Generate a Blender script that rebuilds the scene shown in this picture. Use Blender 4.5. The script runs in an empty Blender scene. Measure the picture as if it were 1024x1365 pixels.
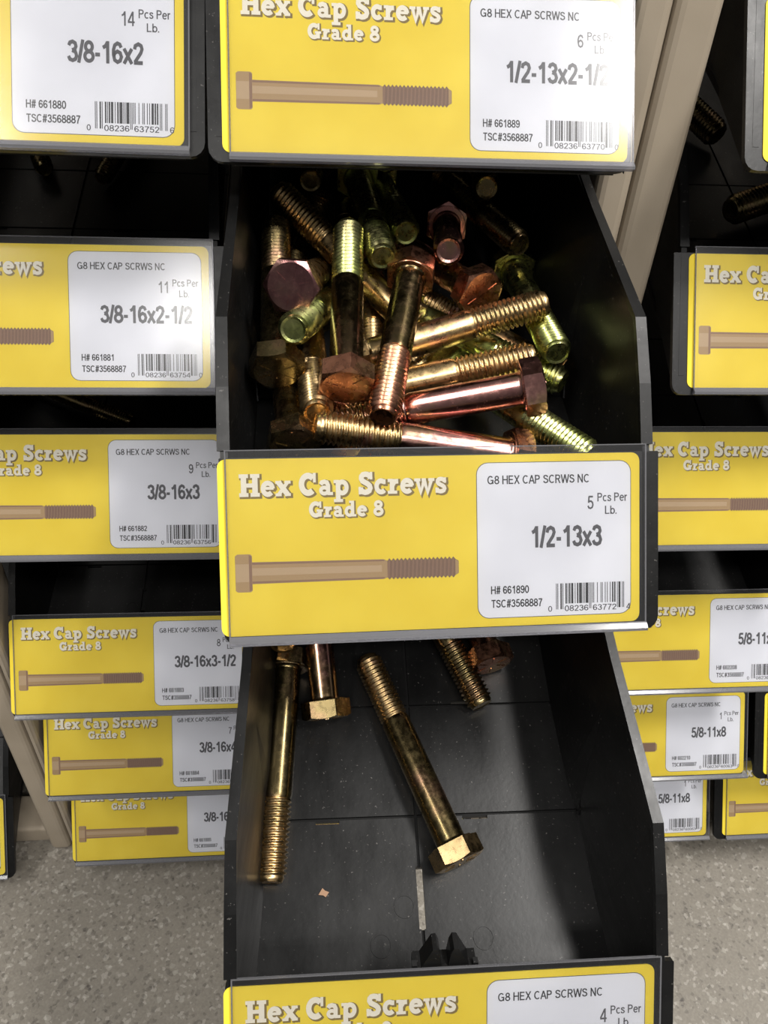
import bpy, bmesh, math, random
from mathutils import Vector, Matrix
C = bpy.context.scene.collection
S = 0.001                                    # everything below is measured in millimetres
R_ = math.radians

# ------------------------------------------------------------------ camera
cam_d = bpy.data.cameras.new('camera'); cam = bpy.data.objects.new('camera', cam_d); C.objects.link(cam)
_X = Vector((12600, 122, -1065)).normalized()
_Z = Vector((78, 1270, 1065)).normalized(); _Z = (_Z - _X*_X.dot(_Z)).normalized()
_Y = _Z.cross(_X)
m = Matrix((_X, _Y, _Z))                     # rows: world axes seen in the camera
cam.matrix_world = Matrix.Translation((0, 0, .654)) @ m.to_4x4()
cam_d.sensor_fit = 'VERTICAL'; cam_d.sensor_height = 36; cam_d.lens = 1065/1365*36
cam_d.clip_start = .01; cam_d.clip_end = 60
bpy.context.scene.camera = cam

# ------------------------------------------------------------------ light and exposure
sc = bpy.context.scene
sc.view_settings.view_transform = 'Standard'; sc.view_settings.look = 'None'
sc.view_settings.gamma = 1; sc.view_settings.exposure = 0.33; sc.view_settings.use_curve_mapping = False
w = bpy.data.worlds.new('store_air'); sc.world = w; w.use_nodes = True
_nt = w.node_tree; _bg = _nt.nodes['Background']      # the store: pale ceiling overhead, dim aisle below
_t = _nt.nodes.new('ShaderNodeTexCoord'); _s = _nt.nodes.new('ShaderNodeSeparateXYZ'); _nt.links.new(_t.outputs['Generated'], _s.inputs[0])
_r = _nt.nodes.new('ShaderNodeMapRange'); _r.inputs['From Min'].default_value = -.15; _r.inputs['From Max'].default_value = .55
_r.inputs['To Min'].default_value = .22; _r.inputs['To Max'].default_value = 1; _nt.links.new(_s.outputs['Z'], _r.inputs['Value'])
_nt.links.new(_r.outputs['Result'], _bg.inputs['Color'])
w.node_tree.nodes['Background'].inputs[1].default_value = 0.14
def strip(name, x, y, z, sx, sy, power, col=(1, .97, .93)):
    d = bpy.data.lights.new(name, 'AREA'); d.shape = 'RECTANGLE'; d.size = sx; d.size_y = sy; d.energy = power; d.color = col
    o = bpy.data.objects.new(name, d); C.objects.link(o); o.location = (x, y, z); return o
for l in (
    ('ceiling_strip_right', 1.15, -.30, 2.75, .32, 1.2, 70),
    ('fill_strip_left', -1.25, -.55, 2.75, .3, 1.6, 28),  # added fill lamp, lifts the left labels and the screw highlights
    ('fill_strip_aisle', .4, -1.75, 2.75, 1.9, .35, 58)): strip(*l)  # added frontal fill, not a known fixture, evens out the label fronts

# ------------------------------------------------------------------ materials
def mat(name, col=(.5, .5, .5), rough=.5, metal=0, spec=.5, build=None):
    mt = bpy.data.materials.new(name); mt.use_nodes = True
    nt = mt.node_tree; b = nt.nodes['Principled BSDF']
    b.inputs['Base Color'].default_value = (*col, 1); b.inputs['Roughness'].default_value = rough
    b.inputs['Metallic'].default_value = metal; b.inputs['Specular IOR Level'].default_value = spec
    if build: build(nt, b)
    return mt
def N(nt, t, **kw):
    n = nt.nodes.new(t)
    for k, v in kw.items():
        if k in n.inputs: n.inputs[k].default_value = v
        else: setattr(n, k, v)
    return n
def ramp(nt, fac, stops):
    r = N(nt, 'ShaderNodeValToRGB'); e = r.color_ramp.elements
    while len(e) > 1: e.remove(e[0])
    e[0].position = stops[0][0]; e[0].color = (*stops[0][1], 1)
    for p, c in stops[1:]:
        q = e.new(p); q.color = (*c, 1)
    nt.links.new(fac, r.inputs[0]); return r.outputs[0]
def obj_noise(nt, scale, detail=3, rough=.5, rnd=False, stretch=None):
    tc = N(nt, 'ShaderNodeTexCoord'); v = tc.outputs['Object']
    if stretch:
        mp = N(nt, 'ShaderNodeMapping'); mp.inputs['Scale'].default_value = stretch; nt.links.new(v, mp.inputs[0]); v = mp.outputs[0]
    if rnd:
        oi = N(nt, 'ShaderNodeObjectInfo'); mu = N(nt, 'ShaderNodeMath', operation='MULTIPLY'); mu.inputs[1].default_value = 40
        nt.links.new(oi.outputs['Random'], mu.inputs[0]); ad = N(nt, 'ShaderNodeVectorMath', operation='ADD')
        nt.links.new(v, ad.inputs[0]); nt.links.new(mu.outputs[0], ad.inputs[1]); v = ad.outputs[0]
    n = N(nt, 'ShaderNodeTexNoise'); n.inputs['Scale'].default_value = scale; n.inputs['Detail'].default_value = detail
    n.inputs['Roughness'].default_value = rough; nt.links.new(v, n.inputs['Vector']); return n.outputs['Fac']
def bump(nt, b, fac, strength, dist=.0002):
    bp = N(nt, 'ShaderNodeBump'); bp.inputs['Strength'].default_value = strength; bp.inputs['Distance'].default_value = dist
    nt.links.new(fac, bp.inputs['Height']); nt.links.new(bp.outputs[0], b.inputs['Normal'])
def mk_plastic(nt, b):                       # black moulded plastic: faint mottling, dust flecks, scuffs
    f = obj_noise(nt, 35, 4); f2 = obj_noise(nt, 900, 2)
    c = ramp(nt, f, [(.3, (.004, .004, .004)), (.75, (.009, .009, .009))])
    d = ramp(nt, f2, [(.69, (0, 0, 0)), (.76, (1, 1, 1))])
    mx = N(nt, 'ShaderNodeMix', data_type='RGBA'); nt.links.new(d, mx.inputs['Factor']); nt.links.new(c, mx.inputs['A'])
    mx.inputs['B'].default_value = (.09, .085, .08, 1); nt.links.new(mx.outputs['Result'], b.inputs['Base Color'])
    sc_ = obj_noise(nt, 60, 5, .7, stretch=(1, .25, 1))
    r = ramp(nt, sc_, [(.3, (.27,)*3), (.7, (.42,)*3)]); nt.links.new(r, b.inputs['Roughness'])
    bump(nt, b, obj_noise(nt, 500, 2), .12)
M = {}
M['black'] = mat('black_plastic', rough=.4, spec=.28, build=mk_plastic)
M['groove'] = mat('dark_seam', (.003, .003, .003), .7, 0, .2)
def mk_card(c0, c1):
    def f(nt, b):
        nt.links.new(ramp(nt, obj_noise(nt, 30, 5), [(.35, c0), (.7, c1)]), b.inputs['Base Color'])
    return f
M['yellow'] = mat('yellow_print', rough=.6, spec=.2, build=mk_card((.76, .575, .035), (.84, .66, .06)))
M['white'] = mat('white_print', rough=.6, spec=.2, build=mk_card((.70, .71, .77), (.78, .79, .85)))
M['ink'] = mat('black_ink', (.045, .045, .05), .6, 0, .2)
M['midink'] = mat('grey_ink', (.09, .09, .10), .6, 0, .2)
M['title'] = mat('title_white_ink', (.80, .76, .66), .6, 0, .2)
M['shade'] = mat('title_outline_ink', (.21, .15, .05), .6, 0, .2)
M['pic0'] = mat('printed_bolt_tan', (.38, .255, .13), .6, 0, .2)
M['pic1'] = mat('printed_bolt_pale', (.46, .33, .20), .6, 0, .2)
M['pic2'] = mat('printed_bolt_brown', (.25, .15, .10), .6, 0, .2)
M['pic3'] = mat('printed_bolt_dark', (.19, .115, .08), .6, 0, .2)
def mk_clear(tint, k):
    def f(nt, b):
        out = nt.nodes['Material Output']; tr = N(nt, 'ShaderNodeBsdfTransparent'); tr.inputs[0].default_value = (*tint, 1)
        gl = N(nt, 'ShaderNodeBsdfGlossy'); gl.inputs['Roughness'].default_value = .16
        df = N(nt, 'ShaderNodeBsdfDiffuse'); df.inputs[0].default_value = (.6, .6, .63, 1)
        fr = N(nt, 'ShaderNodeFresnel'); fr.inputs[0].default_value = 1.45
        m0 = N(nt, 'ShaderNodeMixShader'); m0.inputs[0].default_value = k
        nt.links.new(tr.outputs[0], m0.inputs[1]); nt.links.new(df.outputs[0], m0.inputs[2])
        m1 = N(nt, 'ShaderNodeMixShader'); nt.links.new(fr.outputs[0], m1.inputs[0]); nt.links.new(m0.outputs[0], m1.inputs[1]); nt.links.new(gl.outputs[0], m1.inputs[2])
        nt.links.new(m1.outputs[0], out.inputs[0])
    return f
M['clear'] = mat('clear_plastic', build=mk_clear((.99, .99, .99), .012))
M['lip'] = mat('clear_plastic_lip', build=mk_clear((.45, .45, .49), .17))
def mk_paint(nt, b):
    nt.links.new(ramp(nt, obj_noise(nt, 25, 4), [(.3, (.34, .285, .215)), (.7, (.39, .33, .255))]), b.inputs['Base Color'])
    bump(nt, b, obj_noise(nt, 900, 2), .15)
M['paint'] = mat('beige_paint', rough=.45, build=mk_paint)
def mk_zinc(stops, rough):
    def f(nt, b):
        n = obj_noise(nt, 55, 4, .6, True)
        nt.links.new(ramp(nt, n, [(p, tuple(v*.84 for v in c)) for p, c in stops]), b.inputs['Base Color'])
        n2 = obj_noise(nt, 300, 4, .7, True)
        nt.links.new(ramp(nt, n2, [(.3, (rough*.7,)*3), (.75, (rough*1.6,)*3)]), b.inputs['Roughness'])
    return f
GOLD, PINK, GREEN, OLIVE = (.66, .46, .23), (.66, .34, .29), (.56, .60, .22), (.34, .26, .12)
M['gold'] = mat('zinc_gold', metal=1, build=mk_zinc([(.3, OLIVE), (.45, GOLD), (.6, (.60, .42, .20)), (.72, PINK), (.85, (.62, .50, .30))], .27))
M['pink'] = mat('zinc_pink', metal=1, build=mk_zinc([(.3, (.62, .28, .26)), (.5, PINK), (.65, GOLD), (.8, (.74, .48, .42))], .2))
M['green'] = mat('zinc_green', metal=1, build=mk_zinc([(.3, (.44, .5, .14)), (.5, GREEN), (.68, (.64, .58, .28)), (.85, GOLD)], .26))
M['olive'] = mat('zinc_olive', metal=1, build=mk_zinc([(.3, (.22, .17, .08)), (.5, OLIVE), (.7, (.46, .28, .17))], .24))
M['copper'] = mat('zinc_copper', metal=1, build=mk_zinc([(.3, (.36, .16, .10)), (.5, (.56, .27, .17)), (.65, (.50, .36, .18)), (.8, (.62, .36, .30))], .26))
M['rose'] = mat('zinc_rose', metal=1, build=mk_zinc([(.3, (.30, .13, .14)), (.5, (.42, .20, .19)), (.7, (.50, .30, .24))], .2))
M['dark_reflection'] = mat('zinc_dark_reflection', metal=1, build=mk_zinc([(.3, (.11, .085, .045)), (.5, (.17, .13, .06)), (.68, (.26, .17, .10))], .22))  # dark surroundings mirrored in some shanks, painted into the base colour
M['dust'] = mat('dried_leaf_brown', (.30, .18, .11), .8)
def mk_floor(nt, b):                          # ground concrete: fine sand and stone grains of many tones
    tc = N(nt, 'ShaderNodeTexCoord')
    col = ramp(nt, obj_noise(nt, 7, 6, .6), [(.3, (.17,.153,.128)), (.7, (.24,.217,.184))])
    for scl, f, stops in ((760, .5, [(0, (.06, .05, .042)), (.14, (.165,.147,.12)), (.6, (.225,.205,.172)), (.9, (.36,.335,.29))]),
                          (480, .55, [(0, (.035, .03, .026)), (.07, (.05, .042, .035)), (.085, (.19,.172,.143)), (.9, (.22,.199,.164)), (.93, (.46, .43, .385))]),
                          (300, .35, [(0, (.06, .05, .045)), (.03, (.07, .06, .05)), (.04, (.2,.18,.15)), (.96, (.22,.199,.164)), (.97, (.42, .40, .35))])):
        wv = N(nt, 'ShaderNodeTexNoise'); wv.inputs['Scale'].default_value = scl*1.3; nt.links.new(tc.outputs['Object'], wv.inputs['Vector'])
        sc_ = N(nt, 'ShaderNodeVectorMath', operation='SCALE'); sc_.inputs['Scale'].default_value = .6/scl; nt.links.new(wv.outputs['Color'], sc_.inputs[0])
        ad = N(nt, 'ShaderNodeVectorMath', operation='ADD'); nt.links.new(tc.outputs['Object'], ad.inputs[0]); nt.links.new(sc_.outputs[0], ad.inputs[1])
        v = N(nt, 'ShaderNodeTexVoronoi'); v.inputs['Scale'].default_value = scl; nt.links.new(ad.outputs[0], v.inputs['Vector'])
        sep = N(nt, 'ShaderNodeSeparateColor'); nt.links.new(v.outputs['Color'], sep.inputs[0])
        mx = N(nt, 'ShaderNodeMix', data_type='RGBA'); mx.inputs['Factor'].default_value = f
        nt.links.new(col, mx.inputs['A']); nt.links.new(ramp(nt, sep.outputs[0], stops), mx.inputs['B']); col = mx.outputs['Result']
    nt.links.new(col, b.inputs['Base Color']); bump(nt, b, obj_noise(nt, 120, 4), .2)
M['floor'] = mat('speckled_concrete', rough=.55, build=mk_floor)

# ------------------------------------------------------------------ mesh helpers
class MB:                                    # collects faces, links them as ONE mesh object
    def __init__(s): s.v = []; s.f = []; s.m = []; s.sm = []; s.mats = []
    def mi(s, name):
        if name not in s.mats: s.mats.append(name)
        return s.mats.index(name)
    def add(s, vs, fs, mt, smooth=False):
        o = len(s.v); s.v += [tuple(v) for v in vs]; k = s.mi(mt)
        for f in fs: s.f.append([o+i for i in f]); s.m.append(k); s.sm.append(smooth)
    def box(s, x0, x1, y0, y1, z0, z1, mt):
        vs = [(x, y, z) for x in (x0, x1) for y in (y0, y1) for z in (z0, z1)]
        s.add(vs, [(0, 1, 3, 2), (4, 6, 7, 5), (0, 4, 5, 1), (2, 3, 7, 6), (0, 2, 6, 4), (1, 5, 7, 3)], mt)
    def slab(s, pts, off, mt):               # polygon pts (3D) extruded by the vector off
        n = len(pts); a = [Vector(p) for p in pts]; b = [p+Vector(off) for p in a]
        s.add(a+b, [tuple(range(n))[::-1], tuple(range(n, 2*n))] + [(i, (i+1) % n, n+(i+1) % n, n+i) for i in range(n)], mt)
    def mesh(s, name, bevel=0):
        me = bpy.data.meshes.new(name)
        me.from_pydata([(x*S, y*S, z*S) for x, y, z in s.v], [], s.f)
        for q in s.mats: me.materials.append(M[q])
        me.polygons.foreach_set('material_index', s.m); me.polygons.foreach_set('use_smooth', s.sm)
        bm = bmesh.new(); bm.from_mesh(me)
        if bevel:
            bmesh.ops.remove_doubles(bm, verts=bm.verts, dist=1e-6)
            bmesh.ops.bevel(bm, geom=[e for e in bm.edges if e.is_manifold and e.calc_face_angle(0) > .6], offset=bevel*S, segments=3, affect='EDGES', profile=.5)
            for f in bm.faces: f.smooth = False
        bmesh.ops.recalc_face_normals(bm, faces=bm.faces) if s.recalc else None
        bm.to_mesh(me); bm.free(); me.update(); return me
    recalc = True
    def build(s, name, parent=None, bevel=0):
        return link(name, s.mesh(name, bevel), parent)
def link(name, me, parent=None):
    o = bpy.data.objects.new(name, me); C.objects.link(o)
    if parent: o.parent = parent
    return o
def tag(o, label=None, cat=None, group=None, kind=None):
    for k, v in (('label', label), ('category', cat), ('group', group), ('kind', kind)):
        if v: o[k] = v
def empty(name, loc, rz=0):
    o = bpy.data.objects.new(name, None); C.objects.link(o); o.empty_display_size = .01
    o.location = [c*S for c in loc]; o.rotation_euler = (0, 0, R_(rz)); return o

# ------------------------------------------------------------------ lettering
def arc(cx, cy, rx, ry, a0, a1, n=18):
    return [(cx+rx*math.cos(R_(a0+(a1-a0)*i/n)), cy+ry*math.sin(R_(a0+(a1-a0)*i/n))) for i in range(n+1)]
def spine(k=1.0, w=1.0):
    return [(x*w, y*k) for x, y in [(.66, .70), (.63, .82), (.53, .885), (.42, .90), (.29, .88), (.21, .80), (.2, .70), (.26, .60), (.40, .53), (.53, .46), (.62, .38), (.65, .28), (.60, .16), (.50, .105), (.38, .09), (.26, .12), (.18, .20), (.155, .30)]]
G_ = {   # heavy slab-serif letters of the title: strokes (points, width) and advance
 'H': ([([(.24, 0), (.24, 1)], .27), ([(.80, 0), (.80, 1)], .27), ([(.24, .5), (.80, .5)], .18)] + [([(x-.23, y), (x+.23, y)], .17) for x in (.24, .80) for y in (.085, .915)], 1.06),
 'e': ([(arc(.37, .34, .24, .25, 0, 318), .22), ([(.16, .36), (.66, .36)], .13)], .76),
 'x': ([([(.14, .06), (.60, .62)], .17), ([(.14, .62), (.60, .06)], .25)] + [([(x-.15, y), (x+.15, y)], .13) for x in (.14, .60) for y in (.065, .615)], .78),
 'C': ([(arc(.46, .5, .33, .38, 42, 312, 24), .27), ([(.78, .58), (.78, 1.0)], .14)], .96),
 'a': ([(arc(.31, .21, .18, .135, 0, 360), .17), ([(.50, .07), (.50, .44), (.44, .565), (.32, .60), (.19, .57), (.13, .48)], .2), ([(.46, .07), (.74, .07)], .14)], .78),
 'p': ([([(.22, -.3), (.22, .66)], .23), (arc(.43, .33, .22, .25, -165, 165), .21), ([(0, -.25), (.46, -.25)], .14), ([(.0, .6), (.26, .6)], .14)], .82),
 'S': ([(spine(), .24), ([(.70, .66), (.70, 1.0)], .13), ([(.12, 0), (.12, .34)], .13)], .84),
 'c': ([(arc(.36, .34, .23, .25, 50, 318), .22), ([(.53, .44), (.53, .66)], .13)], .70),
 'r': ([([(.22, 0), (.22, .66)], .23), ([(0, .07), (.48, .07)], .14), ([(0, .6), (.24, .6)], .14), ([(.26, .40), (.36, .55), (.54, .56)], .21)], .62),
 'w': ([([(.13, .62), (.31, .04), (.49, .60)], .19), ([(.49, .60), (.67, .04), (.87, .62)], .19), ([(-.02, .6), (.3, .6)], .13), ([(.36, .6), (.58, .6)], .13), ([(.70, .6), (1.02, .6)], .13)], 1.02),
 's': ([(spine(.69, .8), .19), ([(.55, .44), (.55, .69)], .1), ([(.10, 0), (.10, .24)], .1)], .68),
 'G': ([(arc(.46, .5, .33, .38, 42, 322, 24), .27), ([(.78, .60), (.78, 1.0)], .14), ([(.76, .04), (.76, .42)], .22), ([(.52, .42), (.96, .42)], .15)], 1.02),
 'd': ([(arc(.35, .33, .22, .25, 15, 345), .21), ([(.57, 0), (.57, 1)], .23), ([(.34, .93), (.58, .93)], .14), ([(.56, .07), (.82, .07)], .14)], .86),
 '8': ([(arc(.36, .735, .2, .165, 0, 360), .2), (arc(.36, .28, .25, .19, 0, 360), .21)], .76),
 ' ': ([], .38)}
def _rot(p): return [(.6-x, 1-y) for x, y in p]
_six = [(.50, .73), (.43, .87), (.30, .92), (.16, .83), (.09, .62), (.09, .40), (.15, .17), (.30, .08), (.45, .15), (.51, .32), (.45, .49), (.30, .56), (.16, .48), (.10, .34)]
_P = [(.10, .92), (.38, .92), (.50, .86), (.54, .71), (.50, .56), (.38, .50), (.10, .50)]
F_ = {   # plain grotesque letters of the small print: strokes and advance
 '0': ([arc(.30, .5, .21, .42, 0, 360)], .60), '1': ([[(.12, .70), (.27, .78), (.36, .93)], [(.38, 0), (.38, 1)]], .60),
 '2': ([[(.10, .68), (.14, .84), (.30, .92), (.45, .85), (.50, .70), (.43, .52), (.11, .10)], [(.06, .08), (.54, .08)]], .60),
 '3': ([[(.10, .74), (.16, .87), (.30, .92), (.44, .85), (.48, .71), (.42, .58), (.27, .53)], [(.27, .53), (.45, .46), (.51, .29), (.45, .14), (.30, .08), (.15, .13), (.08, .27)]], .60),
 '4': ([[(.43, 0), (.43, 1)], [(.40, .93), (.07, .32)], [(.02, .27), (.58, .27)]], .60),
 '5': ([[(.52, .92), (.16, .92)], [(.18, .95), (.13, .48)], [(.12, .50), (.22, .59), (.36, .59), (.47, .50), (.51, .33), (.45, .15), (.30, .08), (.15, .13), (.08, .27)]], .60),
 '6': ([_six], .60), '9': ([_rot(_six)], .60), '7': ([[(.06, .92), (.55, .92)], [(.52, .92), (.36, .60), (.26, .30), (.23, 0)]], .60),
 '8': ([arc(.30, .72, .18, .20, 0, 360), arc(.30, .29, .22, .21, 0, 360)], .60),
 '/': ([[(.02, -.02), (.25, 1.02)]], .27), '-': ([[(.03, .38), (.29, .38)]], .32), 'x': ([[(.05, .02), (.47, .70)], [(.05, .70), (.47, .02)]], .52),
 '#': ([[(.14, 0), (.26, 1)], [(.36, 0), (.48, 1)], [(.04, .33), (.56, .33)], [(.06, .67), (.58, .67)]], .62), '.': ([[(.1, 0), (.1, .15)]], .22),
 'H': ([[(.10, 0), (.10, 1)], [(.60, 0), (.60, 1)], [(.10, .52), (.60, .52)]], .72), 'G': ([arc(.38, .5, .29, .42, 42, 330, 22), [(.65, .05), (.65, .44)], [(.40, .46), (.72, .46)]], .80),
 'E': ([[(.10, 0), (.10, 1)], [(.10, .92), (.56, .92)], [(.10, .52), (.52, .52)], [(.10, .08), (.58, .08)]], .66), 'X': ([[(.06, 0), (.58, 1)], [(.06, 1), (.58, 0)]], .66),
 'C': ([arc(.38, .5, .29, .42, 46, 314, 22)], .74), 'A': ([[(.04, 0), (.33, .98)], [(.62, 0), (.33, .98)], [(.14, .33), (.52, .33)]], .67),
 'P': ([[(.10, 0), (.10, 1)], _P], .66), 'R': ([[(.10, 0), (.10, 1)], _P, [(.34, .50), (.58, 0)]], .70),
 'S': ([[(.54, .72), (.48, .86), (.32, .92), (.16, .87), (.11, .73), (.18, .60), (.34, .53), (.50, .46), (.57, .30), (.51, .15), (.34, .08), (.16, .13), (.09, .28)]], .66),
 'W': ([[(.03, 1), (.23, 0)], [(.23, 0), (.46, 1)], [(.46, 1), (.69, 0)], [(.69, 0), (.89, 1)]], .94), 'N': ([[(.10, 0), (.10, 1)], [(.10, .96), (.58, .04)], [(.58, 0), (.58, 1)]], .72),
 'T': ([[(.02, .92), (.60, .92)], [(.31, 0), (.31, .92)]], .63), 'L': ([[(.10, 0), (.10, 1)], [(.10, .08), (.54, .08)]], .60),
 'c': ([arc(.29, .36, .21, .30, 48, 312)], .54), 's': ([[(.43, .53), (.38, .63), (.26, .67), (.14, .63), (.11, .52), (.19, .42), (.36, .34), (.44, .21), (.38, .10), (.26, .06), (.12, .10), (.08, .22)]], .52),
 'e': ([arc(.29, .36, .21, .30, 5, 318), [(.09, .38), (.49, .38)]], .58), 'r': ([[(.10, 0), (.10, .72)], [(.10, .48), (.18, .62), (.34, .66)]], .36), 'b': ([[(.10, 0), (.10, 1)], arc(.31, .36, .2, .30, -160, 160)], .60),
 ' ': ([], .30)}
def sans_text(s, wd): return strokes(s, {c: ([(p, wd) for p in F_[c][0]], F_[c][1]) for c in set(s)}, 0.0)
def slab_text(s, grow=0.0): return strokes(s, G_, grow)
def strokes(s, G_, grow):                  # quads, each stroke on its own tiny step so none coincide
    out = []; x = 0; k = 0
    for ch in s:
        st, adv = G_[ch]
        for pts, wd in st:
            wd = wd+grow; n = len(pts); closed = abs(pts[0][0]-pts[-1][0]) < 1e-6 and abs(pts[0][1]-pts[-1][1]) < 1e-6
            P = [Vector((a+x, b)) for a, b in pts]; L = []; Rr = []
            if grow and not closed:
                P[0] = P[0]+(P[0]-P[1]).normalized()*grow/2; P[-1] = P[-1]+(P[-1]-P[-2]).normalized()*grow/2
            for i in range(n):
                a = P[i-1] if i else (P[-2] if closed else P[0]); b = P[i+1] if i < n-1 else (P[1] if closed else P[-1])
                d1 = (P[i]-a); d2 = (b-P[i])
                d1 = d1.normalized() if d1.length else d2.normalized(); d2 = d2.normalized() if d2.length else d1
                t = (d1+d2).normalized(); nn = Vector((-t.y, t.x)); kk = min(1/max(t.dot(d1), .3), 1.8)
                L.append(P[i]+nn*wd/2*kk); Rr.append(P[i]-nn*wd/2*kk)
            out.append((k, L, Rr)); k += 1
        x += adv
    return out, x
# one 1D barcode in the usual retail coding
_LC = ['0001101', '0011001', '0010011', '0111101', '0100011', '0110001', '0101111', '0111011', '0110111', '0001011']
def upc(d):
    inv = lambda q: ''.join('1' if c == '0' else '0' for c in q)
    return '101'+''.join(_LC[int(c)] for c in d[:6])+'01010'+''.join(inv(_LC[int(c)]) for c in d[6:])+'101'

# ------------------------------------------------------------------ bins
C2O = (44.5, 188, 440); C2R = 1.3            # the two bins pulled forward
C3O = (44.5, 68.5, 306); C3R = -.2
PT = (37.5, 50.0)                            # top of the front panel (y, z) above its bottom edge
PL = math.hypot(*PT); DY, DZ = PT[0]/PL, PT[1]/PL
NY, NZ = -DZ, DY                             # outward normal of the leaning front panel
KINK = (70., 86.); SLOPE = .31; F0 = -3.; DEPTH = 340.
def card_pt(u, v, h, dx): return (u-75+dx, (PL-v)*DY+NY*h, (PL-v)*DZ+NZ*h)
def floor_z(y): return F0+SLOPE*y
def top_z(y):
    if y <= PT[0]: return PT[1]/PT[0]*y
    if y <= KINK[0]: return PT[1]+(KINK[1]-PT[1])*(y-PT[0])/(KINK[0]-PT[0])
    return KINK[1]+SLOPE*(y-KINK[0])
def hw(y):                                   # half width of the walls at their rim
    if y <= 70: return 77-1.2*y/70
    if y <= 150: return 75.8-3.8*(y-70)/80
    return 72-2*(y-150)/190
def interp_list(a, b, n): return [a+(b-a)*i/n for i in range(n+1)]
def tub_mesh(side):
    mb = MB(); T = 2.6
    ys = [4, 12, 22, 37.5, 48, 59, 70, 74, 90, 105, 120, 150, 200, 250, 300, 340]
    for sgn in (-1, 1):                      # side walls: draft inwards to the floor, lofted front to back
        sec = []
        for y in ys:
            zt = top_z(y); zb = floor_z(y); hgt = zt-zb; draft = min(hgt*.075, 5.5)
            step = 1.6 if y > 106 else 0     # the hopper front is a touch wider than the body
            fo = .72                         # fold line up the wall
            xo = hw(y); xb = hw(y)-draft-step
            zf = zb+hgt*fo; xf = xb+(xo-xb)*fo+ (step*.2)
            sec.append([(sgn*xo, y, zt), (sgn*xf, y, zf), (sgn*xb, y, zb-2.5), (sgn*(xb-T), y, zb), (sgn*(xf-T), y, zf), (sgn*(xo-T), y, zt)])
        n = 6; vs = [p for q in sec for p in q]; fs = []
        for i in range(len(sec)-1):
            for k in range(n): fs.append((i*n+k, i*n+(k+1) % n, (i+1)*n+(k+1) % n, (i+1)*n+k))
        fs.append(tuple(range(n))); fs.append(tuple(range((len(sec)-1)*n, len(sec)*n)))
        mb.add(vs, fs, 'black')
        # flange along the front edge and bead along the top edge
        yz = [(PT[0]+1.6, PT[1]+2.1), ((PT[0]+KINK[0])/2-.6, (PT[1]+KINK[1])/2+.8), KINK, (KINK[0]+60, KINK[1]+60*SLOPE), (DEPTH, top_z(DEPTH))]
        wds = [(3.4, 2.0), (3.2, 2.0), (3.0, 1.8), (2.6, 1.4), (2.6, 1.2)]
        sec = []
        for i, (y, z) in enumerate(yz):
            a = yz[max(i-1, 0)]; b = yz[min(i+1, len(yz)-1)]; t = Vector((b[0]-a[0], b[1]-a[1])).normalized(); nn = Vector((-t.y, t.x))
            if nn.x > 0 and i < 2: nn = -nn
            if i >= 2 and nn.y < 0: nn = -nn
            xo = hw(y)+1.0; xi = hw(y)-wds[i][0]
            sec.append([(sgn*xo, y+nn.x*.9, z+nn.y*.9), (sgn*xi, y+nn.x*.9, z+nn.y*.9), (sgn*xi, y-nn.x*1.6, z-nn.y*1.6), (sgn*xo, y-nn.x*1.6, z-nn.y*1.6)])
        n = 4; vs = [p for q in sec for p in q]; fs = [(i*n+k, i*n+(k+1) % n, (i+1)*n+(k+1) % n, (i+1)*n+k) for i in range(len(sec)-1) for k in range(n)]
        fs.append(tuple(range(n))); fs.append(tuple(range((len(sec)-1)*n, len(sec)*n)))
        mb.add(vs, fs, 'black')
        # moulded rib on the inside of the wall, just behind the hopper front
        for y0, y1, zb0, zb1 in ((104, 109, 2, 30),):
            xi = hw(y0)-8.2
            mb.slab([(sgn*xi, y0, floor_z(y0)+zb0), (sgn*xi, y1, floor_z(y1)+zb0), (sgn*(xi+4), y1+22, floor_z(y1+22)+zb1), (sgn*(xi+4), y0+22, floor_z(y0+22)+zb1)], (sgn*5, 0, 0), 'black')
    # front panel behind the label, rounded lower corners
    pts = []
    for (cx_, v0) in ((1, 0), (1, 1), (-1, 1), (-1, 0)):
        cx2 = cx_*(79.8 if cx_ == side else 76.9); r = 5 if v0 else .5; vv = PL+2.2 if v0 else -.2
        ccx = cx2-cx_*r; ccv = vv-r if v0 else vv+r
        a0 = {(1, 0): 270, (1, 1): 0, (-1, 1): 90, (-1, 0): 180}[(cx_, v0)]
        for q in range(5):
            a = R_(a0+90*q/4); pts.append((ccx+r*math.cos(a), ccv+r*math.sin(a)))
    mb.slab([card_pt(u+75, v, -.1, 0) for u, v in pts], (0, -NY*2.4, -NZ*2.4), 'black')
    # floor: moulded seams sunk into it, four slots right through
    xs = sorted({-70, 70, -4.6, -3.4, -46, -36, 14, 26, -4.9+.0})
    xs = [-72, -46.5, -36.5, -5.4, -4.6, -3.4, -2.6, 16, 27, 72]
    yb = [3, 66, 88, 105.1, 106.5, 107.6, 152.6, 153.7, 155, 240, DEPTH]
    def lev(i, j):
        cx_ = (xs[i]+xs[i+1])/2; cy_ = (yb[j]+yb[j+1])/2
        if 66 < cy_ < 88 and -5.4 < cx_ < -2.6: return None
        if -46.5 < cx_ < -36.5 and 105.1 < cy_ < 106.5: return None
        if 16 < cx_ < 27 and (105.1 < cy_ < 106.5 or 153.7 < cy_ < 155): return None
        if -4.6 < cx_ < -3.4 and cy_ < 200: return -1
        if (106.5 < cy_ < 107.6 or 152.6 < cy_ < 153.7): return -1
        return 0
    nx, ny = len(xs)-1, len(yb)-1
    def P(i, j, d): return (xs[i], yb[j], floor_z(yb[j])+d)
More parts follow.
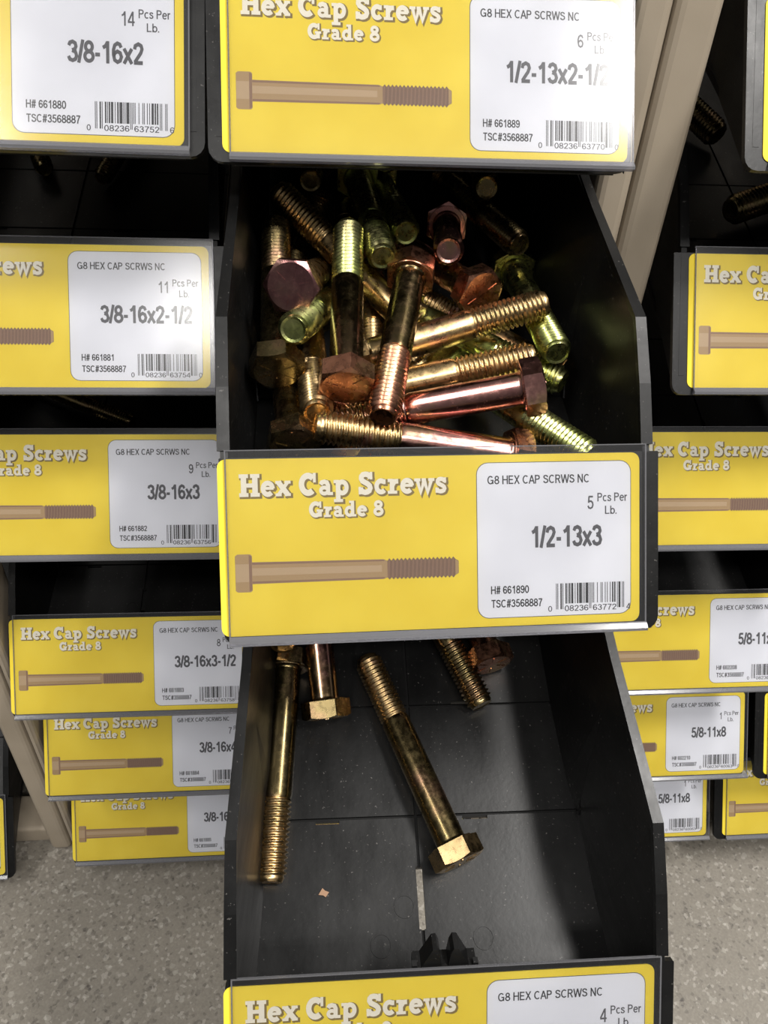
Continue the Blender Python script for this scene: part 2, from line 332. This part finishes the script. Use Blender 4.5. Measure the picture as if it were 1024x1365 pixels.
    for i in range(nx):
        for j in range(ny):
            l = lev(i, j)
            if l is None: continue
            mt = 'groove' if l else 'black'
            mb.add([P(i, j, l), P(i+1, j, l), P(i+1, j+1, l), P(i, j+1, l)], [(0, 1, 2, 3)], mt)
            mb.add([P(i, j, -2.4), P(i+1, j, -2.4), P(i+1, j+1, -2.4), P(i, j+1, -2.4)], [(3, 2, 1, 0)], 'black')
            for di, dj, a, b in ((1, 0, (i+1, j), (i+1, j+1)), (0, 1, (i, j+1), (i+1, j+1)), (-1, 0, (i, j), (i, j+1)), (0, -1, (i, j), (i+1, j))):
                q = (i+di, j+dj); l2 = None if not (0 <= q[0] < nx and 0 <= q[1] < ny) else lev(*q)
                if l2 is None: l2 = -2.4
                if l2 < l: mb.add([P(*a, l), P(*b, l), P(*b, l2), P(*a, l2)], [(0, 1, 2, 3)], 'black')
    # ejector-pin rings on the floor
    for cx_, cy_, rr in ((-21, 61, 4.2), (20, 62, 4.2), (-11, 74, 4.2)):
        n = 24
        for r0, r1, h in ((rr-.5, rr, .25),):
            vs = []
            for q in range(n):
                a = 2*math.pi*q/n
                for r, d in ((r0, .02), (r0, h), (r1, h), (r1, .02)):
                    y = cy_+r*math.sin(a); vs.append((cx_+r*math.cos(a), y, floor_z(y)+d))
            mb.add(vs, [(q*4+k, q*4+k+1, ((q+1) % n)*4+k+1, ((q+1) % n)*4+k) for q in range(n) for k in range(3)], 'black')
    # back wall
    xb = hw(DEPTH)
    mb.slab([(-xb+1, DEPTH-2.5, floor_z(DEPTH)-2), (xb-1, DEPTH-2.5, floor_z(DEPTH)-2), (xb, DEPTH-2.5, top_z(DEPTH)), (-xb, DEPTH-2.5, top_z(DEPTH))], (0, 2.5, 0), 'black')
    mb.recalc = True
    return mb.mesh('bin_tub')
def clip_mesh():                             # the little two-pronged catch behind the label
    mb = MB(); y = PT[0]+2.6; z = PT[1]-1.5
    def at(x, q, d): x = -1.5+(x-1)*.86; q *= .86; return (x, y+q*.42+d, z+q-d*.1)
    for sg in (-1, 1):
        prof = [(1.2, 0), (2.2, 6.2), (3.4, 8.6), (5.2, 8.4), (8.6, 2.6), (10.2, 0)]
        mb.slab([at(sg*p+1, q, 0) for p, q in prof], (0, 6, -1), 'black')
    mb.slab([at(-12, -3, 0), at(14, -3, 0), at(14, .6, 0), at(-12, .6, 0)], (0, 6, -1), 'black')
    for x in (-12.5, 12.5): mb.slab([at(x, -3, -.5), at(x+2, -3, -.5), at(x+2, 2.2, -.5), at(x, 2.2, -.5)], (0, 2, 0), 'black')
    return mb.mesh('clip')
def holder_mesh(dx):                         # clear sleeve over the card: sheet, top lip, grey channel below
    mb = MB()
    def ext(prof, u0, u1, mt):
        mb.slab([card_pt(u0, v, h, dx) for v, h in prof], (u1-u0, 0, 0), mt)
    u0, u1 = 2.6, 152.2
    ext([(-2.6, .9), (PL+.2, .9), (PL+.2, 1.25), (-2.6, 1.25)], u0, u1, 'clear')
    ext([(-2.9, .2), (-2.5, .2), (-2.5, 1.25), (-2.9, 1.25)], u0, u1, 'lip')
    ext([(PL-1.0, 1.26), (PL+.6, 1.3), (PL+.6, .4), (PL+2.2, .4), (PL+2.2, 2.6), (PL+1.2, 2.9), (PL-.6, 1.75)], u0, u1, 'lip')
    for u in (u0, u1-.5): ext([(-2.6, .85), (PL+.2, .85), (PL+.2, 1.35), (-2.6, 1.35)], u, u+.5, 'lip')
    return mb.mesh('label_holder')
def card_mesh(pcs, size, hno, code, dx, tsc='3568887', W=150., title=True):
    mb = MB(); mb.recalc = False
    def poly(pts, h, mt): mb.add([card_pt(u, v, h, dx) for u, v in pts], [tuple(range(len(pts)))], mt)
    def rrect(u0, u1, v0, v1, r, n=5):
        o = []
        for cu, cv, a0 in ((u0+r, v0+r, 270), (u0+r, v1-r, 180), (u1-r, v1-r, 90), (u1-r, v0+r, 0)):
            for q in range(n+1):
                a = R_(a0-90*q/n); o.append((cu+r*math.cos(a), cv+r*math.sin(a)))
        return o
    V1 = PL-1.0
    body = rrect(0, W, .2, V1, 3)
    mb.slab([card_pt(u, v, 0, dx) for u, v in body], (0, NY*.3, NZ*.3), 'yellow')
    P0, P1 = 90.3, 146.6
    poly(rrect(P0-.25, P1+.25, 2.9, 58.6, 4.2), .33, 'midink'); poly(rrect(P0, P1, 3.15, 58.35, 4.0), .36, 'white')
    def tx(s, u, vb, cap, mt='ink', wd=None, bold=.13, right=False, center=False, sx=1.0):
        q, w0 = sans_text(s, bold); kx = cap*sx if wd is None else wd/w0
        uu = u-(kx*w0 if right else kx*w0/2 if center else 0)
        for k2, L, Rr in q:
            for a in range(len(L)-1): poly([(uu+p.x*kx, vb-p.y*cap) for p in (L[a], Rr[a], Rr[a+1], L[a+1])], .39+k2*.0003, mt)
    tx('G8 HEX CAP SCRWS NC', 94, 10.7, 3.1, 'ink', wd=37.5, bold=.14)
    tx(pcs, 133.0, 20.4, 5.0, 'midink', right=True, sx=.85, bold=.13)
    tx('Pcs Per', 134.2, 17.6, 3.1, 'midink', wd=11.2, bold=.14); tx('Lb.', 137.0, 22.2, 3.0, 'midink', wd=4.6, bold=.14)
    tx(size, 123.0 if len(size) > 8 else 122.7, 33.6, 7.7, 'midink', bold=.175, center=True, wd=3.45*len(size)-.4*size.count('-')-.5*size.count('/'))
    tx('H# '+hno, 94.9, 49.9, 2.9, 'ink', wd=14.0, bold=.155); tx('TSC#'+tsc, 95.0, 54.8, 2.9, 'ink', wd=18.8, bold=.155)
    bits = upc(code); b0, b1 = 118.8, 144.2; k = (b1-b0)/len(bits); i = 0
    while i < len(bits):
        if bits[i] == '1':
            j = i
            while j < len(bits) and bits[j] == '1': j += 1
            long = i < 10 or i > 84 or 44 < i < 50
            poly([(b0+i*k, 46.8), (b0+i*k, 56.2 if long else 54.2), (b0+j*k, 56.2 if long else 54.2), (b0+j*k, 46.8)], .39, 'ink'); i = j
        else: i += 1
    for s, u, wd in ((code[0], 115.8, 1.6), (code[1:6], 121.9, 9.0), (code[6:11], 132.4, 9.0), (code[11], 145.0, 1.6)): tx(s, u, 57.0, 2.2, 'midink', wd=wd)
    # title with its outline and drop shadow
    for s, u0, u1, vb, cap, ds in (('Hex Cap Screws', 7.2, 79.8, 13.2, 7.8, .6), ('Grade 8', 31, 57.2, 20.8, 5.5, .45)):
        for mt, g, ox, h in (('shade', .09, ds, .33), ('title', 0, 0, .37)):
            q, adv = slab_text(s, g); kx = (u1-u0)/adv
            for k2, L, Rr in q:
                for a in range(len(L)-1):
                    poly([(u0+p.x*kx+ox*.8, vb-p.y*cap+ox*.6) for p in (L[a], Rr[a], Rr[a+1], L[a+1])], h+k2*.0004, mt)
    # printed picture of the screw
    c = 39.6
    poly([(5.2, c-6), (6, c-6.6), (10.4, c-6.6), (11, c-6), (11, c+6), (10.4, c+6.6), (6, c+6.6), (5.2, c+6)], .34, 'pic0')
    poly([(5.3, c-3.2), (10.9, c-3.2), (10.9, c+3), (5.3, c+3)], .35, 'pic1'); poly([(9.9, c-6.3), (10.9, c-5.9), (10.9, c+5.9), (9.9, c+6.3)], .355, 'pic2')
    poly([(11, c-3.8), (11, c+3.8), (56.5, c+3.5), (58, c+3.0), (58, c-3.0), (56.5, c-3.5)], .34, 'pic0')
    poly([(11, c-1.7), (11, c+.9), (56, c+.9), (56, c-1.4)], .35, 'pic1'); poly([(11, c-3.7), (11, c-2.9), (57, c-2.8), (57, c-3.4)], .35, 'pic2'); poly([(11, c+2.9), (11, c+3.7), (57, c+3.4), (57, c+2.8)], .35, 'pic2')
    n = 17; top = []; bot = []; x0 = 58; pit = (82.2-x0)/n
    for q in range(n):
        top += [(x0+q*pit, c-2.9), (x0+(q+.5)*pit, c-3.8)]; bot += [(x0+q*pit, c+3.0), (x0+(q+.5)*pit, c+3.8)]
    poly(top[::-1]+[(x0, c), ]+[(bot[i]) for i in range(len(bot))]+[(82.2, c+2.9), (83.4, c+2.2), (83.4, c-2.2), (82.2, c-2.9)],   .34, 'pic3')
    for q in range(n): poly([(x0+(q+.25)*pit, c-3.1), (x0+(q+.05)*pit, c+3.1), (x0+(q+.42)*pit, c+3.1), (x0+(q+.62)*pit, c-3.1)], .35, 'pic2')
    poly([(82.2, c-2.8), (82.2, c+2.8), (83.3, c+2.1), (83.3, c-2.1)], .355, 'pic0')
    return mb.mesh('label_card')

# ------------------------------------------------------------------ the setting
fl = MB(); fl.box(-2500, 2500, -1500, 2500, -20, 0, 'floor'); tag(fl.build('floor'), kind='structure')

# ------------------------------------------------------------------ the rack
rack = empty('bin_rack', (0, 345, 0))
tag(rack, 'beige painted metal rack of square posts carrying the rows of black bins', 'rack')
def rpart(name, x0, x1, y0, y1, z0, z1, bevel=0, mt='paint'):
    mb = MB(); mb.box(x0, x1, y0-345, y1-345, z0, z1, mt); return mb.build(name, rack, bevel)
ROWZ = {'left': [566, 465, 366, 214, 117, 20], 'center': [565, 477, 381, 214, 120, 24], 'right': [566, 466, 367, 241, 137, 46]}
COLX = {'outer_left': -319, 'left': -118.5, 'center': 44.5, 'right': 236.5, 'outer_right': 401}
for x0, x1 in ((121.8, 136.8), (137.4, 156.5), (-222, -206), (-205, -199), (485, 505)):
    rpart('post', x0, x1, 345, 385, 0, 1100, 4)
    rpart('post', x0, x1, 660, 700, 0, 1100, 4)
rpart('base_rail', -420, 520, 352, 384, 1, 21, 3)
rpart('rear_light_block', -420, 520, 701, 704, 0, 1100)  # unseen sheet added to keep world light from coming in behind
def shelf(cx_, z, yb):                        # sloping sheet that one bin slides on
    mb = MB(); y0 = yb+75; y1 = yb+DEPTH
    f = lambda y: z+floor_z(y-yb)-2.9
    mb.slab([(cx_-66, y0-345, f(y0)), (cx_+66, y0-345, f(y0)), (cx_+66, y1-345, f(y1)), (cx_-66, y1-345, f(y1))], (0, 0, -1.2), 'groove'); mb.build('shelf', rack)

# ------------------------------------------------------------------ bins
TUB = {s: tub_mesh(s) for s in (-1, 1)}; CLIP = clip_mesh(); HOLD = {}
def make_bin(loc, rz, dx, pcs, size, hno, code, label, group='plastic bins of hex cap screws'):
    r = empty('parts_bin', loc, rz); tag(r, label, 'bin', group)
    link('tub', TUB[1 if dx < 0 else -1], r)
    c = link('label_card', card_mesh(pcs, size, hno, code, dx), r)
    if dx not in HOLD: HOLD[dx] = holder_mesh(dx)
    link('label_holder', HOLD[dx], r)
    if loc == C3O: link('clip', CLIP, r)
    return r
YF = 309
def L_(row): return (COLX['left'], YF if row < 3 else 323, ROWZ['left'][row]), (-1.4 if row == 0 else 0), -2.5
def R__(row): return (COLX['right']+(8 if row < 2 else 4 if row < 3 else 0), YF if row < 3 else 308, ROWZ['right'][row]), 0, 2.2
BINS = [
 (*L_(0), '14', '3/8-16x2', '661880', '008236637526', 'black bin with yellow label reading 3/8-16x2, top of the left column'),
 (*L_(1), '11', '3/8-16x2-1/2', '661881', '008236637540', 'black bin with yellow label reading 3/8-16x2-1/2, second down the left column'),
 (*L_(2), '9', '3/8-16x3', '661882', '008236637564', 'black bin with yellow label reading 3/8-16x3, third down the left column'),
 (*L_(3), '8', '3/8-16x3-1/2', '661883', '008236637588', 'black bin with yellow label reading 3/8-16x3-1/2, fourth down the left column'),
 (*L_(4), '7', '3/8-16x4', '661884', '008236637601', 'black bin with yellow label reading 3/8-16x4, second from the bottom on the left'),
 (*L_(5), '6', '3/8-16x4-1/2', '661885', '008236637625', 'lowest black bin of the left column, yellow label just above the floor'),
 ((42.3, 306, 565), .3, .3, '6', '1/2-13x2-1/2', '661889', '008236637700', 'black bin at the top centre, yellow label reading 1/2-13x2-1/2 with glare'),
 (C2O, C2R, -2.5, '5', '1/2-13x3', '661890', '008236637724', 'open black bin full of screws, yellow label reading 1/2-13x3'),
 (C3O, C3R, -2.5, '4', '1/2-13x3-1/2', '661891', '008236637748', 'nearly empty black bin pulled far out at the bottom, its floor showing'),
 ((44.5, 318, 22), 0, -2.5, '1', '1/2-13x6', '661896', '008236637847', 'lowest bin of the middle column, hidden but for scraps seen through floor slots'),
 (*R__(0), '2', '5/8-11x2', '662202', '008236600401', 'black bin at the top right corner, only its edge in the frame'),
 (*R__(1), '2', '5/8-11x3', '662204', '008236600425', 'black bin right of the beige posts, title starting Hex C, second row'),
 (*R__(2), '1', '5/8-11x4', '662206', '008236600449', 'bin behind the full open bin, label reading Cap Screws Grade 8, third row right'),
 (*R__(3), '1', '5/8-11x7', '662208', '008236600609', 'black bin with yellow label reading 5/8-11x cut off by the right edge, fourth row'),
 (*R__(4), '1', '5/8-11x8', '662210', '008236600630', 'black bin with whole white panel reading 5/8-11x8, second lowest on the right'),
 (*R__(5), '1', '5/8-11x8', '662210', '008236600630', 'lowest bin of the right column, its 5/8-11x8 label half hidden by the pulled bin'),
 ((COLX['outer_left'], 316, 18), 0, -2.5, '6', '5/16-18x4', '661860', '008236637229', 'bin at the left edge, only the right end of its label in the frame'),
 ((COLX['outer_right'], 306, 137), 0, 2.2, '1', '3/4-10x4', '662220', '008236600708', 'bin at the right edge, only a sliver of its yellow label showing'),
 ((COLX['outer_right'], 308, 44), 0, 2.2, '1', '3/4-10x5', '662222', '008236600722', 'lowest bin at the right edge, yellow label with the head of the printed screw'),
]
made = [make_bin(*b) for b in BINS]
for b in BINS:
    if b[0] not in (C2O, C3O): shelf(b[0][0], b[0][2], b[0][1])
for o, back in ((C2O, 306), (C3O, 306)):      # the pulled-out bins still rest on the front of their shelves
    mb = MB(); f = lambda y: o[2]+floor_z(y-o[1])-2.9
    y0 = back+75; y1 = back+DEPTH; x_ = o[0]-2
    mb.slab([(x_-66, y0-345, f(y0)), (x_+66, y0-345, f(y0)), (x_+66, y1-345, f(y1)), (x_-66, y1-345, f(y1))], (0, 0, -1.2), 'groove'); mb.build('shelf', rack)

# ------------------------------------------------------------------ hex cap screws
def shank_mesh(d, l0, l1):
    mb = MB(); n = 32; r = d/2
    prof = [(r+.9, 0), (r+.25, .7), (r, 1.6), (r, l1-1.8), (r*.93, l1), ]
    vs = [(q*math.cos(2*math.pi*k/n), q*math.sin(2*math.pi*k/n), z) for q, z in prof for k in range(n)]
    fs = [(i*n+k, i*n+(k+1) % n, (i+1)*n+(k+1) % n, (i+1)*n+k) for i in range(len(prof)-1) for k in range(n)]
    mb.add(vs, fs, 'gold', True); mb.recalc = True; return mb.mesh('shank')
def thread_mesh(d, l0, l1, pitch):
    mb = MB(); n = 44; r = d/2; depth = pitch*.56
    prof = [(0, r-depth), (.14, r-depth), (.44, r), (.60, r), (.88, r-depth)]
    ch = 2.2; K = int((l1-l0)/pitch)+2; rows = []
    for t in range(-1, K):
        for fz, rr in prof: rows.append((t+fz, rr))
    vs = []
    for tz, rr in rows:
        for k in range(n):
            z = l0+(tz+k/n)*pitch; z2 = min(max(z, l0-.2), l1)
            q = rr
            if z2 > l1-ch: q = min(rr, r-depth*.6-(z2-(l1-ch))/ch*depth*.9)
            if z2 < l0+.8: q = min(rr, r*.955)
            if z > l1: q = r-depth*1.5
            vs.append((q*math.cos(2*math.pi*k/n), q*math.sin(2*math.pi*k/n), z2))
    fs = []
    for i in range(len(rows)-1):
        for k in range(n-1): fs.append((i*n+k, i*n+k+1, (i+1)*n+k+1, (i+1)*n+k))
        j = i+len(prof)                       # the helix climbs one pitch per turn
        if j+1 < len(rows): fs.append((i*n+n-1, j*n, (j+1)*n, (i+1)*n+n-1))
    mb.add(vs, fs, 'gold', True)
    rt = r-depth*1.5; m_ = 24
    cap = [((rt+.05)*math.cos(2*math.pi*k/m_), (rt+.05)*math.sin(2*math.pi*k/m_), l1) for k in range(m_)]
    c2 = [(rt*.8*math.cos(2*math.pi*k/m_), rt*.8*math.sin(2*math.pi*k/m_), l1-.35) for k in range(m_)]
    mb.add(cap+c2, [(k, (k+1) % m_, m_+(k+1) % m_, m_+k) for k in range(m_)]+[tuple(range(m_, 2*m_))], 'gold')
    mb.recalc = True; return mb.mesh('thread')
def head_mesh(d):
    mb = MB(); af = d*1.5; hh = d*.625; n = 72; r0 = af/2
    def hexr(a):
        q = (math.degrees(a)+30) % 60-30; return r0/math.cos(R_(q))
    A = [2*math.pi*k/n for k in range(n)]
    rim = []
    for a in A:
        rh = hexr(a); rim.append((rh, -hh+max(0, rh-r0*.965)*.50))
    vs = []
    vs += [(r0*.93*math.cos(a), r0*.93*math.sin(a), .35) for a in A]           # washer face
    vs += [(r0*.95*math.cos(a), r0*.95*math.sin(a), 0) for a in A]
    vs += [(hexr(a)*math.cos(a), hexr(a)*math.sin(a), -.15) for a in A]
    vs += [(q*math.cos(a), q*math.sin(a), z) for (q, z), a in zip(rim, A)]
    vs += [(r0*.93*math.cos(a), r0*.93*math.sin(a), -hh) for a in A]
    fs = [(i*n+k, i*n+(k+1) % n, (i+1)*n+(k+1) % n, (i+1)*n+k) for i in range(4) for k in range(n)]
    fs += [tuple(range(n)), tuple(range(4*n, 5*n))]
    mb.add(vs, fs, 'gold')
    for k in range(6):                        # the six radial grade marks
        a = R_(60*k+12); c, s = math.cos(a), math.sin(a); q0, q1, w_ = r0*.34, r0*.80, .28
        pts = [(q0*c-w_*s, q0*s+w_*c), (q1*c-w_*s, q1*s+w_*c), (q1*c+w_*s, q1*s-w_*c), (q0*c+w_*s, q0*s-w_*c)]
        mb.slab([(x, y, -hh+.05) for x, y in pts], (0, 0, -.3), 'gold')
    mb.recalc = True; return mb.mesh('head')
KIND = {}
def kind(d, l):
    if (d, l) not in KIND:
        tl = 2*d+6.35; p = {12.7: 1.954, 9.525: 1.5875, 15.875: 2.309}[d]
        KIND[(d, l)] = (head_mesh(d), shank_mesh(d, 0, l-tl), thread_mesh(d, l-tl, l, p))
    return KIND[(d, l)]
PROTO = {}
def copy_tree(o):
    c = o.copy(); C.objects.link(c)
    for ch in o.children:
        q = ch.copy(); C.objects.link(q); q.parent = c
    return c
def screw(tip, head, finish, label, group, d=12.7, l=76.2, spin=0.0, tipcol=None):
    if (d, l) in PROTO: r = copy_tree(PROTO[(d, l)])
    else:
        r = empty('hex_cap_screw', (0, 0, 0)); h_, s_, t_ = kind(d, l)
        for nm, me in (('head', h_), ('shank', s_), ('thread', t_)): link(nm, me, r)
        PROTO[(d, l)] = r
    t, h = Vector(tip), Vector(head); ax = (t-h).normalized()
    org = t-ax*l                              # the tip end stays where it is
    r.matrix_world = Matrix.Translation(org*S) @ ax.to_track_quat('Z', 'Y').to_matrix().to_4x4() @ Matrix.Rotation(R_(spin), 4, 'Z')
    for ch in r.children:                     # plating tone per part; darkest shanks have dark reflections painted in
        sl = ch.material_slots[0]; sl.link = 'OBJECT'
        sl.material = M[finish if isinstance(finish, str) else finish[('head', 'shank', 'thread').index(ch.name.split('.')[0])]]
    tag(r, label, 'screw', group); return r

PILE = [   # tip and head of each screw, from the corner of the full bin; finish; which one it is
 ((-30.2, 141.7, 91.1), (-33.2, 66.8, 63.1), ('copper', 'dark_reflection', 'green'), 8, 'big dark-shanked screw standing out in the middle of the pile, head to the front'),
 ((-20.4, 53.4, 55.3), (-4.4, 128.5, 77.8), ('copper', 'dark_reflection', 'copper'), 0, 'red-gold screw just right of the middle, threaded tip to the front'),
 ((-44.8, 56.9, 49.1), (33.4, 60.6, 33.1), ('copper', 'pink', 'gold'), 15, 'gold screw lying across the front of the pile, threaded end at left'),
 ((-40.0, 72.6, 39.2), (37.5, 69.2, 58.9), 'pink', 26, 'bright pink screw at front right, hex head at its right end'),
 ((42.7, 91.0, 59.6), (-35.3, 88.5, 41.6), 'gold', 0, 'gold threaded screw directly behind the bright pink one'),
 ((50.4, 113.1, 71.9), (-26.5, 102.4, 52.5), ('gold', 'gold', 'gold'), 0, 'gold screw with its thread pointing up right, above the bright pink one'),
 ((52.8, 93.2, 59.7), (49.7, 173.1, 61.0), 'green', 0, 'green-gold screw with a dark round tip near the right wall'),
 ((58.2, 94.5, 45.7), (-3.8, 144.7, 52.3), 'green', 0, 'screw with green-gold thread running down right behind the bright pink head'),
 ((56.9, 44.6, 43.4), (14.2, 112.2, 42.1), 'green', 0, 'green threaded screw at the front right corner of the pile'),
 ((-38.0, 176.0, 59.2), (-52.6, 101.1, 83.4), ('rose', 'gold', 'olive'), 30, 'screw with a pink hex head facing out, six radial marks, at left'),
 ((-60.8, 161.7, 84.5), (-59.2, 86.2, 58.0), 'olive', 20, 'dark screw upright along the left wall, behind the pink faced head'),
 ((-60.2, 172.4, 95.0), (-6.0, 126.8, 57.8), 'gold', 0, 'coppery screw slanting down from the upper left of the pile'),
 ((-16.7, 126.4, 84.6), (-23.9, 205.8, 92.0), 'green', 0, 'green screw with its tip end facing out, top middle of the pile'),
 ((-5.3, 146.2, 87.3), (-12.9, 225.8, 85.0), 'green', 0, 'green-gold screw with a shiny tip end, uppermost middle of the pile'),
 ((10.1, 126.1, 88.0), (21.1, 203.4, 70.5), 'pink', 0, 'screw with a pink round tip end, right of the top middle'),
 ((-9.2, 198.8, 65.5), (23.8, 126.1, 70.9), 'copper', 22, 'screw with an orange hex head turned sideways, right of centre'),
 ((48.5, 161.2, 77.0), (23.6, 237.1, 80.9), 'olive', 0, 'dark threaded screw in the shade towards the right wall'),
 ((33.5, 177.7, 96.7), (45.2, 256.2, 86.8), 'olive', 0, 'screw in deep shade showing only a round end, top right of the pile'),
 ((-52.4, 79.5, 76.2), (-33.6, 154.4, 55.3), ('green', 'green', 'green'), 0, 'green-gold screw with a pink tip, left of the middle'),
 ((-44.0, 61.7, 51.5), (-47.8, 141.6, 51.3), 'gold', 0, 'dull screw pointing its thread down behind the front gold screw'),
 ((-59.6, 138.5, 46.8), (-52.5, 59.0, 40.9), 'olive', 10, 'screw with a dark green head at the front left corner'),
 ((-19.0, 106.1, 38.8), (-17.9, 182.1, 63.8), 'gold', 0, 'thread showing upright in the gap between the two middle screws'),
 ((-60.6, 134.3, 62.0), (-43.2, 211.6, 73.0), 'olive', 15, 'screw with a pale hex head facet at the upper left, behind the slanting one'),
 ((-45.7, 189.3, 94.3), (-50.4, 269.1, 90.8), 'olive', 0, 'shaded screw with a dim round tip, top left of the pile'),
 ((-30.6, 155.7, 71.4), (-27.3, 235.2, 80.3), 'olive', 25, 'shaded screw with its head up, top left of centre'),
 ((-10.9, 204.4, 99.2), (-0.2, 283.6, 95.3), 'green', 0, 'screw with a green tip right under the upper label'),
 ((7.7, 130.0, 44.2), (-30.3, 61.8, 26.5), 'gold', 20, 'screw with orange head corner just above the label, front left of centre'),
 ((49.1, 19.8, 10.2), (-8.2, 72.1, 29.8), 'pink', 0, 'screw mostly buried under the pile in the full bin'),
 ((-3.5, 162.7, 54.5), (57.0, 111.8, 42.1), 'gold', 13, 'screw mostly buried under the pile in the full bin'),
]
for tip, head, fin, spin, lab in PILE:
    screw([a+b for a, b in zip(tip, C2O)], [a+b for a, b in zip(head, C2O)], fin, lab, 'screws in the full bin', spin=spin)
FEW = [
 ((-64.3, 82, 29.1), (-58.0, 174.5, 61.2), ('olive', 'dark_reflection', 'gold'), 20, 'long dark screw lying along the left wall of the nearly empty bin'),
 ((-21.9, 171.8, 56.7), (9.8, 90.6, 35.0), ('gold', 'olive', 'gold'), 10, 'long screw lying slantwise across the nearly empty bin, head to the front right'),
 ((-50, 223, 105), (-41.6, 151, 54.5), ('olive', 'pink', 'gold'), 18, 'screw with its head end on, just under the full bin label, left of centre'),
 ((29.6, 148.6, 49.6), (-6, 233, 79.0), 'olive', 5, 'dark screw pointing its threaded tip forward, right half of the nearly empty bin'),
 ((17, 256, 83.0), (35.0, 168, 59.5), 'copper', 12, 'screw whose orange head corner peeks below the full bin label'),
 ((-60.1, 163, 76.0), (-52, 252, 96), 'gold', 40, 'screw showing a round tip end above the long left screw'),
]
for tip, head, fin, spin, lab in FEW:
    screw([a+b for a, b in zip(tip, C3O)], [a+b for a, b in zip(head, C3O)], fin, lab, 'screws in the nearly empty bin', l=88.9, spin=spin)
for o, tip, head, d, lab in (
    ((-118.5, 309, 366), (15, 79, 29.5), (-52, 108, 41), 9.525, 'small screw lying in the dark of the 3/8-16x3 bin'),
    ((-118.5, 309, 465), (7, 136, 46.0), (28, 205, 70), 9.525, 'small screw in the dark of the 3/8-16x2-1/2 bin, nearer the middle column'),
    ((-118.5, 309, 465), (-23, 142, 47.8), (-50, 208, 71), 9.525, 'small screw in the dark of the 3/8-16x2-1/2 bin, farther from the middle column'),
    ((244.5, 309, 466), (-20, 112, 44.0), (50, 136, 58), 15.875, 'thick screw lying in the dark bin right of the beige posts, nearer the front'),
    ((244.5, 309, 466), (-5, 182, 64.0), (-42, 245, 92), 15.875, 'thick screw in the dark bin right of the beige posts, under the corner bin')):
    screw([a+b for a, b in zip(tip, o)], [a+b for a, b in zip(head, o)], 'olive', lab, 'screws glimpsed in the dark bins', d=d, l=76.2)
chip = MB(); chip.slab([(-2.2, -.5, 0), (-.6, 1.9, 0), (.5, .9, 0), (2.1, .3, 0), (.7, -1.5, 0), (-.3, -.8, 0)], (0, 0, .5), 'dust')
chip = chip.build('dried_chip'); chip.location = ((C3O[0]-43)*S, (C3O[1]+80)*S, (C3O[2]+floor_z(80)+.15)*S); chip.rotation_euler = (R_(17), 0, 0)
tag(chip, 'tiny brown dried flake on the floor of the nearly empty bin', 'debris')
